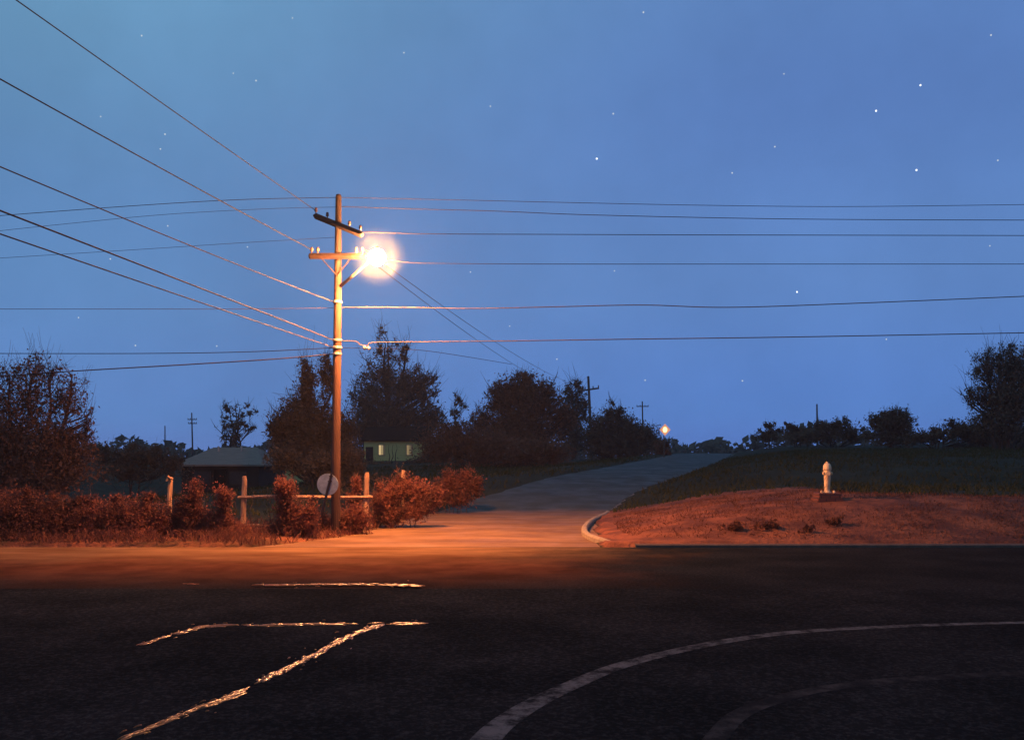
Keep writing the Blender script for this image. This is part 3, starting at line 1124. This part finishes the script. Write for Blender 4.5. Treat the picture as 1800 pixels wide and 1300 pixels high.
for i, (lb_, px_, Y_, lobes, lf, dn, lm) in enumerate(bsh):
    tree('bush', lb_, 'bush', px_, Y_, lobes, lf, dn, lm, HG if i >= 5 else None, trunks=3, spread=.9, twigs=.5, seed=30 + i, part='foliage', tr=.06)

# a far wood that reads as one mass behind everything
rn = np.random.default_rng(77)
mb = MB()
cs = []
for px_ in np.arange(-260, 2100, 9):
    Yf = 230 + 40 * math.sin(px_ * .013)
    hgt = 785 + 9 * math.sin(px_ * .021) + 6 * math.sin(px_ * .073 + 1) + rn.uniform(-6, 5)
    if 1180 < px_ < 1360:
        hgt -= 8 + (px_ - 1180) * .03
    if px_ >= 1360:
        hgt -= 22 + 4 * math.sin(px_ * .05)
    zt = P(px_, hgt, Yf).z
    zb = -1.0
    n = 60
    cs.append(np.stack([P(px_, 800, Yf).x + rn.normal(size=n) * 1.1, Yf + rn.normal(size=n) * 2, zb + (zt - zb) * rn.uniform(0, 1, n) ** .7], 1))
mb.quads(leaf_quads(np.concatenate(cs), .9, rn))
tag(mb.build('far_wood', M['leaf_blue']), 'low dark line of distant woods along the horizon', 'woods', kind='stuff')

# ------------------------------------------------------------------ roadside brush round the fence (lit by the lamp)
BG = 'red brush along the fence'
brush = [
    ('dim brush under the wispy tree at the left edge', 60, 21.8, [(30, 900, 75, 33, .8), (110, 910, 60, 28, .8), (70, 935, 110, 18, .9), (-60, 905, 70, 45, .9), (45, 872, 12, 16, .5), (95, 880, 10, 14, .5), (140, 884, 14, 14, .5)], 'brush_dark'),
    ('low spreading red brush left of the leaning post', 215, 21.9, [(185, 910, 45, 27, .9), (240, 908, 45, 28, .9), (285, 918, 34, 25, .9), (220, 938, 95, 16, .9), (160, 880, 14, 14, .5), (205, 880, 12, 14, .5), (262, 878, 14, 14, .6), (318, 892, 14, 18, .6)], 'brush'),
    ('upright tuft of red brush between the leaning post and the railed fence', 340, 22.0, [(342, 868, 13, 26, .7), (336, 898, 24, 28, .9), (360, 925, 34, 22, .9), (320, 935, 30, 16, .9)], 'brush'),
    ('low brush at the foot of the left railed fence post', 408, 21.8, [(392, 882, 16, 34, .6), (405, 935, 36, 18, .9), (385, 915, 22, 20, .8), (440, 940, 22, 14, .9)], 'brush'),
    ('tall red bush growing over the middle of the fence rail', 505, 22.2, [(500, 862, 18, 22, 1.0), (505, 902, 20, 28, 1.0), (525, 925, 28, 24, 1.0), (490, 935, 36, 18, .8), (545, 905, 16, 30, .6)], 'brush'),
    ('red brush round the foot of the utility pole', 600, 23.7, [(560, 920, 16, 24, .8), (600, 918, 24, 24, .8), (632, 915, 22, 28, .8), (590, 938, 50, 10, .8)], 'brush'),
    ('slim red bush just left of the right railed fence post', 626, 25.4, [(626, 852, 9, 18, .9), (624, 880, 13, 20, .9), (668, 860, 8, 14, .5)], 'brush'),
    ('dense red brush right of the railed fence at the road corner', 705, 26.0, [(668, 882, 18, 24, .9), (690, 868, 17, 27, .9), (714, 858, 14, 24, .8), (738, 868, 17, 24, .9), (762, 874, 16, 20, .9), (680, 905, 32, 20, 1.0), (728, 896, 32, 14, 1.0), (648, 925, 18, 16, .8), (702, 842, 8, 14, .5)], 'brush'),
    ('far end of the red brush trailing up the side road', 800, 33, [(768, 862, 14, 22, .9), (790, 850, 15, 24, .9), (814, 844, 17, 20, .9), (838, 856, 13, 18, .8), (756, 878, 24, 14, 1.0), (800, 872, 32, 14, 1.0), (826, 832, 7, 9, .4)], 'brush'),
]
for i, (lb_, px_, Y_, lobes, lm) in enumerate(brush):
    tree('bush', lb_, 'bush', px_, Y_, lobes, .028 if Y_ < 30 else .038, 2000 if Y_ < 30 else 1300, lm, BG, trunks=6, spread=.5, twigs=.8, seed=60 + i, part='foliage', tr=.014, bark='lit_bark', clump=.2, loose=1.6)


# ------------------------------------------------------------------ grasses (uncountable)
def blades(name, pts, hgt, wid, m, label, rn, lean=.4):
    n = len(pts)
    h = hgt * rn.uniform(.45, 1.3, (n, 1))
    an = rn.uniform(0, 2 * math.pi, n)
    s = np.stack([np.cos(an), np.sin(an), np.zeros(n)], 1) * wid * rn.uniform(.6, 1.3, (n, 1))
    d = np.stack([rn.normal(size=n) * lean, rn.normal(size=n) * lean, np.ones(n)], 1) * h
    mid = pts + d * .55
    tip = pts + d + np.stack([rn.normal(size=n), rn.normal(size=n), np.zeros(n)], 1) * h * .25
    q = np.concatenate([np.stack([pts - s, pts + s, mid + s * .7, mid - s * .7], 1), np.stack([mid - s * .7, mid + s * .7, tip + s * .1, tip - s * .1], 1)])
    mb = MB()
    mb.quads(q)
    return tag(mb.build(name, M[m]), label, 'grass', kind='stuff')


def scatter(x0, x1, y0, y1, n, rn, cond, patch=None):
    x = rn.uniform(x0, x1, n)
    y = rn.uniform(y0, y1, n)
    z, d = hills(x, y)
    k = cond(x, y, d)
    if patch:
        pn = np.array([mnoise.noise(Vector((a * patch, b * patch, 3.3))) for a, b in zip(x, y)])
        k &= pn > rn.uniform(-.55, .25, n)
    return np.stack([x, y, z], 1)[k]


rn = np.random.default_rng(5)
pts = scatter(1.5, 24, 20.2, 30, 34000, rn, lambda x, y, d: (x > road_r(y) + .25) & (d > .35) & (d < 5.6), .9)
blades('dry_grass', pts, .06, .010, 'dry_grass', 'short dry grass covering the orange lit bank', rn, .7)
pts = scatter(3, 40, 24, 70, 42000, rn, lambda x, y, d: (x > road_r(y) + .3) & ((d > 5.2) | (y > 31.5)), .25)
blades('green_grass', pts, .16, .022, 'grass', 'dark rough grass on the hill behind the bank', rn, .5)
pts = scatter(-22, -1, 20.15, 27, 22000, rn, lambda x, y, d: (x < road_l(y) + .05), .8)
blades('weeds', pts, .22, .014, 'brush_dark', 'ragged weeds at the foot of the fence brush', rn, .6)
pts = scatter(-24, 18, 30, 80, 26000, rn, lambda x, y, d: (x < road_l(y) - .2), .3)
blades('verge_grass', pts, .2, .03, 'grass', 'dark grass on the verge left of the side road', rn, .5)
# dark weed clumps on the bank
for lb_, px_, Y_, w_ in (('round dark weed clump low on the bank below the marker post', 1469, 21.6, 15), ('dark weed clump low on the bank left of the marker post', 1352, 21.3, 22),
                         ('dark weed clump on the bank near the kerb corner', 1288, 21.3, 18), ('dark weed clump at the kerb right of centre of the bank', 1420, 21.0, 13)):
    x = P(px_, 0, Y_).x
    z = gz(x, Y_)
    pyc = HZ - (z + .08 - EYE) * F / Y_
    tree('weed_clump', lb_, 'weed clump', px_, Y_, [(px_, pyc, w_, 8, .8), (px_ + 5, pyc - 4, w_ * .6, 8, .7), (px_ - 8, pyc + 3, w_ * 1.3, 6, .5)], .03, 700, 'weed', 'weed clumps on the bank', trunks=4, spread=.2, twigs=.4, seed=int(px_), part='foliage', tr=.006)

# ------------------------------------------------------------------ fence, loose posts, sign
YF = 24.9


def post_mb(px0, py0, px1, Y, w_, seed):
    rn_ = random.Random(seed)
    top = P(px0, py0, Y)
    x1 = P(px1, 900, Y).x
    zb = gz(x1, Y) - .25
    b = Vector((x1, Y, zb))
    mb = MB()
    pts = [b, b.lerp(top, .3), b.lerp(top, .6), b.lerp(top, .93), top]
    pts = [p + Vector((rn_.uniform(-.01, .01), rn_.uniform(-.01, .01), 0)) for p in pts]
    mb.tube(pts, [w_ * 1.15, w_ * 1.1, w_, w_ * .95, w_ * .75], 7)
    return mb, b


mbp, b0 = post_mb(430, 837, 426, YF, .075, 1)
fence = thing('rail_fence', 'weathered wooden rail fence with lit posts in the red brush behind the utility pole', 'fence', b0)
mbp.build('post', M['fence_wood'], fence)
for (x0, y0, x1, w_, s_) in ((645, 830, 641, .078, 2), (501, 838, 502, .05, 3)):
    mbp, _ = post_mb(x0, y0, x1, YF + (.12 if w_ < .06 else 0), w_, s_)
    mbp.build('post', M['fence_wood'], fence)
mb = MB()
rp = [P(418, 874, YF - .07), P(470, 872, YF - .07), P(540, 873, YF - .07), P(600, 874, YF - .07), P(655, 873, YF - .07)]
mb.tube(rp, [.042, .05, .046, .05, .044], 7)
mb.build('rail', M['fence_wood'], fence)
mb = MB()
rp = [P(418, 921, YF - .06), P(500, 924, YF - .06), P(655, 923, YF - .06)]
mb.tube(rp, [.03, .034, .03], 7)
mb.build('rail', M['fence_wood'], fence)
mbp, b0 = post_mb(299, 838, 297, 25.2, .07, 4)
o = thing('fence_post', 'lone lit wooden fence post with a broken top in brush at the left', 'fence post', b0)
mbp.build('post', M['fence_wood'], o)
mb = MB()
mb.tube([P(292, 845, 25.1), P(296, 838, 25.1), P(304, 842, 25.1)], [.03, .05, .03], 6)
mb.build('splintered_top', M['fence_wood'], o)
mbp, b0 = post_mb(709, 826, 710, 29.0, .075, 5)
o = thing('fence_post', 'lone lit wooden fence post half buried in the brush at the road corner', 'fence post', b0)
mbp.build('post', M['fence_wood'], o)

YS = 22.9
sb = Vector((P(552, 947, YS).x, YS, gz(P(552, 947, YS).x, YS) - .1))
sign = thing('road_sign', 'leaning round road sign seen from its grey back beside the utility pole', 'road sign', sb)
mb = MB()
mb.tube([sb, P(566, 900, YS), P(583, 832, YS)], [.034, .032, .03], 6)
mb.build('post', M['dark_steel'], sign)
c = P(576, 851, YS + .05)
mb = MB()
vs, fs = [], []
n_ = 28
ax = Vector((.965, -.10, .22)).normalized()
az = Vector((-.23, .05, .97)).normalized()
nrm = ax.cross(az).normalized()
for dz, rr2 in ((-.006, .268), (-.003, .275), (.003, .275), (.006, .268)):
    for k in range(n_):
        a = 2 * math.pi * k / n_
        vs.append(tuple(c + ax * rr2 * math.cos(a) + az * rr2 * math.sin(a) + nrm * dz))
for i in range(3):
    for k in range(n_):
        fs.append((i * n_ + k, i * n_ + (k + 1) % n_, (i + 1) * n_ + (k + 1) % n_, (i + 1) * n_ + k))
fs.append(tuple(range(n_ - 1, -1, -1)))
fs.append(tuple(3 * n_ + k for k in range(n_)))
mb.add(vs, fs)
mb.build('sign_plate', M['sign_back'], sign)
for q in (.93, .80):
    mb = MB()
    pq = P(566, 900, YS).lerp(P(583, 832, YS), q)
    mb.box(tuple(pq + Vector((0, .02, 0))), (.10, .05, .03), bev=.006)
    mb.build('sign_clamp', M['dark_steel'], sign)

# ------------------------------------------------------------------ marker post on its brick base, on the bank
YM = 24.3
xm = P(1454, 875, YM).x
zm = gz(xm, YM)
ztop = P(1454, 866, YM).z
zb = P(1454, 886, YM).z
plinth = thing('brick_base', 'low square brick base set into the top of the orange bank', 'brick base', (xm, YM, zb))
mb = MB()
hb = ztop - zb
mb.box((xm, YM, zb + hb * .30 - .1), (.68, .56, hb * .6 + .2), bev=.012)
mb.box((xm, YM, zb + hb * .8 + .001), (.60, .48, hb * .4), bev=.012)
mb.build('brickwork', M['plinth_brick'], plinth)
hyd = thing('hydrant', 'cream painted hydrant standing on the small brick base on the bank', 'hydrant', (xm, YM, ztop + .001))
s_ = (P(0, 812, YM).z - ztop)
mb = MB()
mb.lathe([(.095, 0), (.105, .005), (.105, .03), (.074, .04), (.072, .10), (.082, .3 * s_ / .78), (.095, .5 * s_ / .78), (.102, .58 * s_ / .78)], (xm, YM, ztop + .001), 18)
mb.build('barrel', M['cream_paint'], hyd, smooth=True)
mb = MB()
k = s_ / .78
mb.lathe([(.108, .58 * k), (.110, .60 * k), (.106, .66 * k), (.09, .715 * k), (.058, .75 * k), (.03, .755 * k), (.03, .78 * k), (.01, .785 * k)], (xm, YM, ztop + .002), 18)
mb.build('bonnet', M['cream_paint'], hyd, smooth=True)
for sx in (-1, 1):
    mb = MB()
    mb.tube([(xm + sx * .09, YM - .02, ztop + .5 * k), (xm + sx * .122, YM - .02, ztop + .5 * k)], [.045, .047], 10)
    mb.build('outlet', M['cream_paint'], hyd)
    mb = MB()
    mb.lathe([(.03, 0), (.036, .02), (.03, .05), (.012, .07)], (xm + sx * .165, YM - .05, ztop + .0015), 8)
    mb.build('base_bolt', M['cream_paint'], hyd)
mb = MB()
mb.tube([(xm - .02, YM - .09, ztop + .5 * k), (xm - .03, YM - .16, ztop + .5 * k)], [.06, .062], 10)
mb.build('outlet', M['cream_paint'], hyd)


# ------------------------------------------------------------------ houses
def prism_roof(mb, x0, x1, y0, y1, z0, z1, over=.35, hip=0.0, th=.12):
    xa, xb, ya, yb = x0 - over, x1 + over, y0 - over, y1 + over
    ym = (ya + yb) / 2
    vs = [(xa, ya, z0), (xb, ya, z0), (xb, yb, z0), (xa, yb, z0), (xa + hip, ym, z1), (xb - hip, ym, z1),
          (xa, ya, z0 - th), (xb, ya, z0 - th), (xb, yb, z0 - th), (xa, yb, z0 - th)]
    fs = [(0, 1, 5, 4), (2, 3, 4, 5), (1, 2, 5), (3, 0, 4), (6, 7, 1, 0), (7, 8, 2, 1), (8, 9, 3, 2), (9, 6, 0, 3), (9, 8, 7, 6)]
    mb.add(vs, fs)


Y1 = 66.0
xa, xb = P(306, 0, Y1).x, P(462, 0, Y1).x
ze, zr = P(0, 816, Y1).z, P(0, 786, Y1 + 4).z
zg = gz((xa + xb) / 2, Y1) - .3
h1 = thing('house', 'long low house with a plain grey roof behind the left fence', 'house', ((xa + xb) / 2, Y1 + 4, zg))
mb = MB()
mb.box(((xa + xb) / 2, Y1 + 4, (zg + ze) / 2 - .04), (xb - xa - .8, 7.2, ze - zg - .2))
mb.build('wall', M['dark_wall'], h1)
mb = MB()
prism_roof(mb, xa + .35, xb - .35, Y1 + .4, Y1 + 7.6, ze, zr, .4, hip=1.6)
roof = mb.build('roof', M['roof'], h1)
for q in (.35, .62):
    mb = MB()
    c = (xa + (xb - xa) * q, Y1 + 3.0, ze + (zr - ze) * .8)
    mb.lathe([(.07, -.3), (.07, .25), (.10, .26), (.10, .3), (.02, .34)], c, 8)
    mb.build('vent_pipe', M['steel'], roof)
for q in (.3, .7):
    mb = MB()
    xc = xa + (xb - xa) * q
    mb.box((xc, Y1 + .37, ze - 1.0), (1.2, .08, 1.0))
    fr = mb.build('window', M['dull_trim'], h1)
    mb = MB()
    mb.box((xc, Y1 + .34, ze - 1.0), (1.05, .06, .85))
    mb.build('pane', M['dark_steel'], fr)
mb = MB()
mb.box((xa + (xb - xa) * .5, Y1 + .37, ze - 1.35), (.9, .08, 2.0))
mb.build('door', M['dark_roof'], h1)

Y2 = 100.0
xa, xb = P(640, 0, Y2).x, P(743, 0, Y2).x
zt, zb2 = P(0, 775, Y2).z, P(0, 813, Y2).z
zg = min(gz((xa + xb) / 2, Y2), zb2) - .3
h2 = thing('house', 'small olive green house with two lit windows under the big tree', 'house', ((xa + xb) / 2, Y2 + 3, zg))
mb = MB()
mb.box(((xa + xb) / 2, Y2 + 3, (zg + zt) / 2), (xb - xa, 6, zt - zg))
mb.build('wall', M['house_wall'], h2)
mb = MB()
prism_roof(mb, xa, xb, Y2, Y2 + 6, zt + .1, zt + 1.7, .3)
mb.build('roof', M['dark_roof'], h2)
wl = emit('window_light', (1.0, .72, .34), .62)
wl2 = emit('dim_window_light', (1.0, .72, .36), .26)
for px_, m_, wpx in ((670.5, wl, 9), (719.5, wl2, 9)):
    ca, cb = P(px_ - wpx / 2, 782, Y2), P(px_ + wpx / 2, 799, Y2)
    mb = MB()
    cx, cz = (ca.x + cb.x) / 2, (ca.z + cb.z) / 2
    ww, hh = cb.x - ca.x, ca.z - cb.z
    for sx in (-1, 1):
        mb.box((cx + sx * (ww / 2 + .05), Y2 - .03, cz), (.1, .1, hh + .2))
    for sz in (-1, 1):
        mb.box((cx, Y2 - .031, cz + sz * (hh / 2 + .05)), (ww, .1, .1))
    mb.box((cx, Y2 - .032, cz), (.06, .07, hh))
    fr = mb.build('window', M['trim'], h2)
    mb = MB()
    mb.box((cx, Y2 - .006, cz), (ww, .02, hh))
    mb.build('pane', m_, fr)
    mb = MB()   # a half drawn curtain, so the light is uneven
    mb.box((cx + ww * .33, Y2 - .02, cz), (ww * .24, .006, hh))
    mb.build('curtain', M['trim'], fr)
mb = MB()
mb.box((xa + .6, Y2 - .03, zb2 + .8), (.8, .08, 1.9))
mb.build('door', M['dark_wall'], h2)

Y3 = 62.0
c3 = P(515, 822, Y3)
zg = gz(c3.x, Y3) - .2
sh = thing('shed', 'little olive shed half hidden behind brush left of the pole', 'shed', (c3.x, Y3 + .7, zg))
zt3 = P(0, 815, Y3).z
mb = MB()
mb.box((c3.x, Y3 + .7, (zg + zt3) / 2), (1.1, 1.3, zt3 - zg))
mb.build('wall', M['house_wall'], sh)
mb = MB()
prism_roof(mb, c3.x - .55, c3.x + .55, Y3 + .05, Y3 + 1.35, zt3 + .06, zt3 + .3, .08, th=.05)
mb.build('roof', M['dark_roof'], sh)

# ------------------------------------------------------------------ amber lamp far up the road
Y4 = 82.0
c4 = P(1169, 755, Y4)
b4 = Vector((c4.x - .1, Y4 + .1, gz(c4.x - .1, Y4 + .1) - .2))
fl = thing('street_lamp', 'far diamond shaped amber lamp on a post beside the road crest', 'street lamp', b4)
mb = MB()
mb.tube([b4, b4.lerp(c4, .6), c4 + Vector((-.1, .1, -.5))], [.07, .06, .05], 8)
mb.build('post', M['far_wood'], fl)
am = bpy.data.materials.new('amber_glass')
am.use_nodes = True
t = am.node_tree
t.nodes.clear()
o_ = t.nodes.new('ShaderNodeOutputMaterial')
e_ = t.nodes.new('ShaderNodeEmission')
e_.inputs[0].default_value = (1, .38, .10, 1)
e_.inputs[1].default_value = .95
tp_ = t.nodes.new('ShaderNodeBsdfTransparent')
ad = t.nodes.new('ShaderNodeMixShader')
ad.inputs[0].default_value = .5
t.links.new(tp_.outputs[0], ad.inputs[1])
t.links.new(e_.outputs[0], ad.inputs[2])
t.links.new(ad.outputs[0], o_.inputs[0])
mb = MB()
r4 = .54
vs = [(c4.x, c4.y, c4.z + r4), (c4.x, c4.y, c4.z - r4)] + [(c4.x + r4 * .92 * math.cos(a), c4.y + r4 * .92 * math.sin(a), c4.z) for a in [math.pi / 4 * k for k in range(8)]]
fs = []
for k in range(8):
    fs += [(0, 2 + k, 2 + (k + 1) % 8), (1, 2 + (k + 1) % 8, 2 + k)]
mb.add(vs, fs)
mb.build('lantern_glass', am, fl)
mb = MB()
mb.blob(tuple(c4), (.19, .19, .24), 2, 12, 8, .05)
mb.build('bulb', emit('amber_bulb', (1, .50, .16), 9.0), fl, smooth=True)

# ------------------------------------------------------------------ stars
sm = emit('starlight', (.85, .93, 1.0), .72)
sm2 = emit('bright_starlight', (.95, .97, 1.0), 1.6)
stars = [(514, 32), (249, 63), (710, 93), (410, 129), (450, 142), (862, 187), (1378, 130), (1742, 62), (1287, 304), (827, 478), (896, 573), (1305, 669), (1558, 596), (177, 205), (290, 236),
         (282, 262), (435, 434), (613, 450), (238, 607), (381, 608), (1740, 432), (1362, 258), (1134, 668), (979, 631), (1078, 200), (194, 455), (138, 558), (1131, 22), (1754, 282), (295, 397), (1080, 476)]
bright = [(1540, 195, 1.0), (1618, 150, 1.0), (1049, 279, 1.0), (1611, 299, 1.0), (1401, 513, .9)]
proto = None


def star(px_, py_, r_, m_, label):
    global proto
    p = P(px_, py_, 1500.0)
    if proto is None:
        mb = MB()
        mb.blob((0, 0, 0), (1, 1, 1), 1, 8, 5, 0)
        proto = mb.build('star', sm, smooth=True)
        o = proto
    else:
        o = proto.copy()
        if m_ is not sm:
            o.data = o.data.copy()
            o.data.materials[0] = m_
        COL.objects.link(o)
    o.location = p
    o.scale = (r_, r_, r_)
    tag(o, label, 'star', 'bright stars in the dusk sky' if m_ is sm2 else 'faint stars in the dusk sky')


for i, (x, y) in enumerate(stars):
    star(x, y, 1.0 + .4 * ((i * 37) % 10) / 10, sm, 'tiny faint white star in the blue dusk sky')
for x, y, k in bright:
    star(x, y, 1.6 * k, sm2, 'brighter white star in the blue dusk sky')

# ------------------------------------------------------------------ evening haze
hz = bpy.data.materials.new('haze')
hz.use_nodes = True
t = hz.node_tree
t.nodes.clear()
o_ = t.nodes.new('ShaderNodeOutputMaterial')
pv = t.nodes.new('ShaderNodeVolumePrincipled')
pv.inputs['Color'].default_value = (.80, .82, .88, 1)
pv.inputs['Density'].default_value = .00034
t.links.new(pv.outputs[0], o_.inputs['Volume'])
mb = MB()
mb.box((0, 430, 9), (900, 940, 28))
hzo = mb.build('haze', hz)
tag(hzo, kind='stuff')
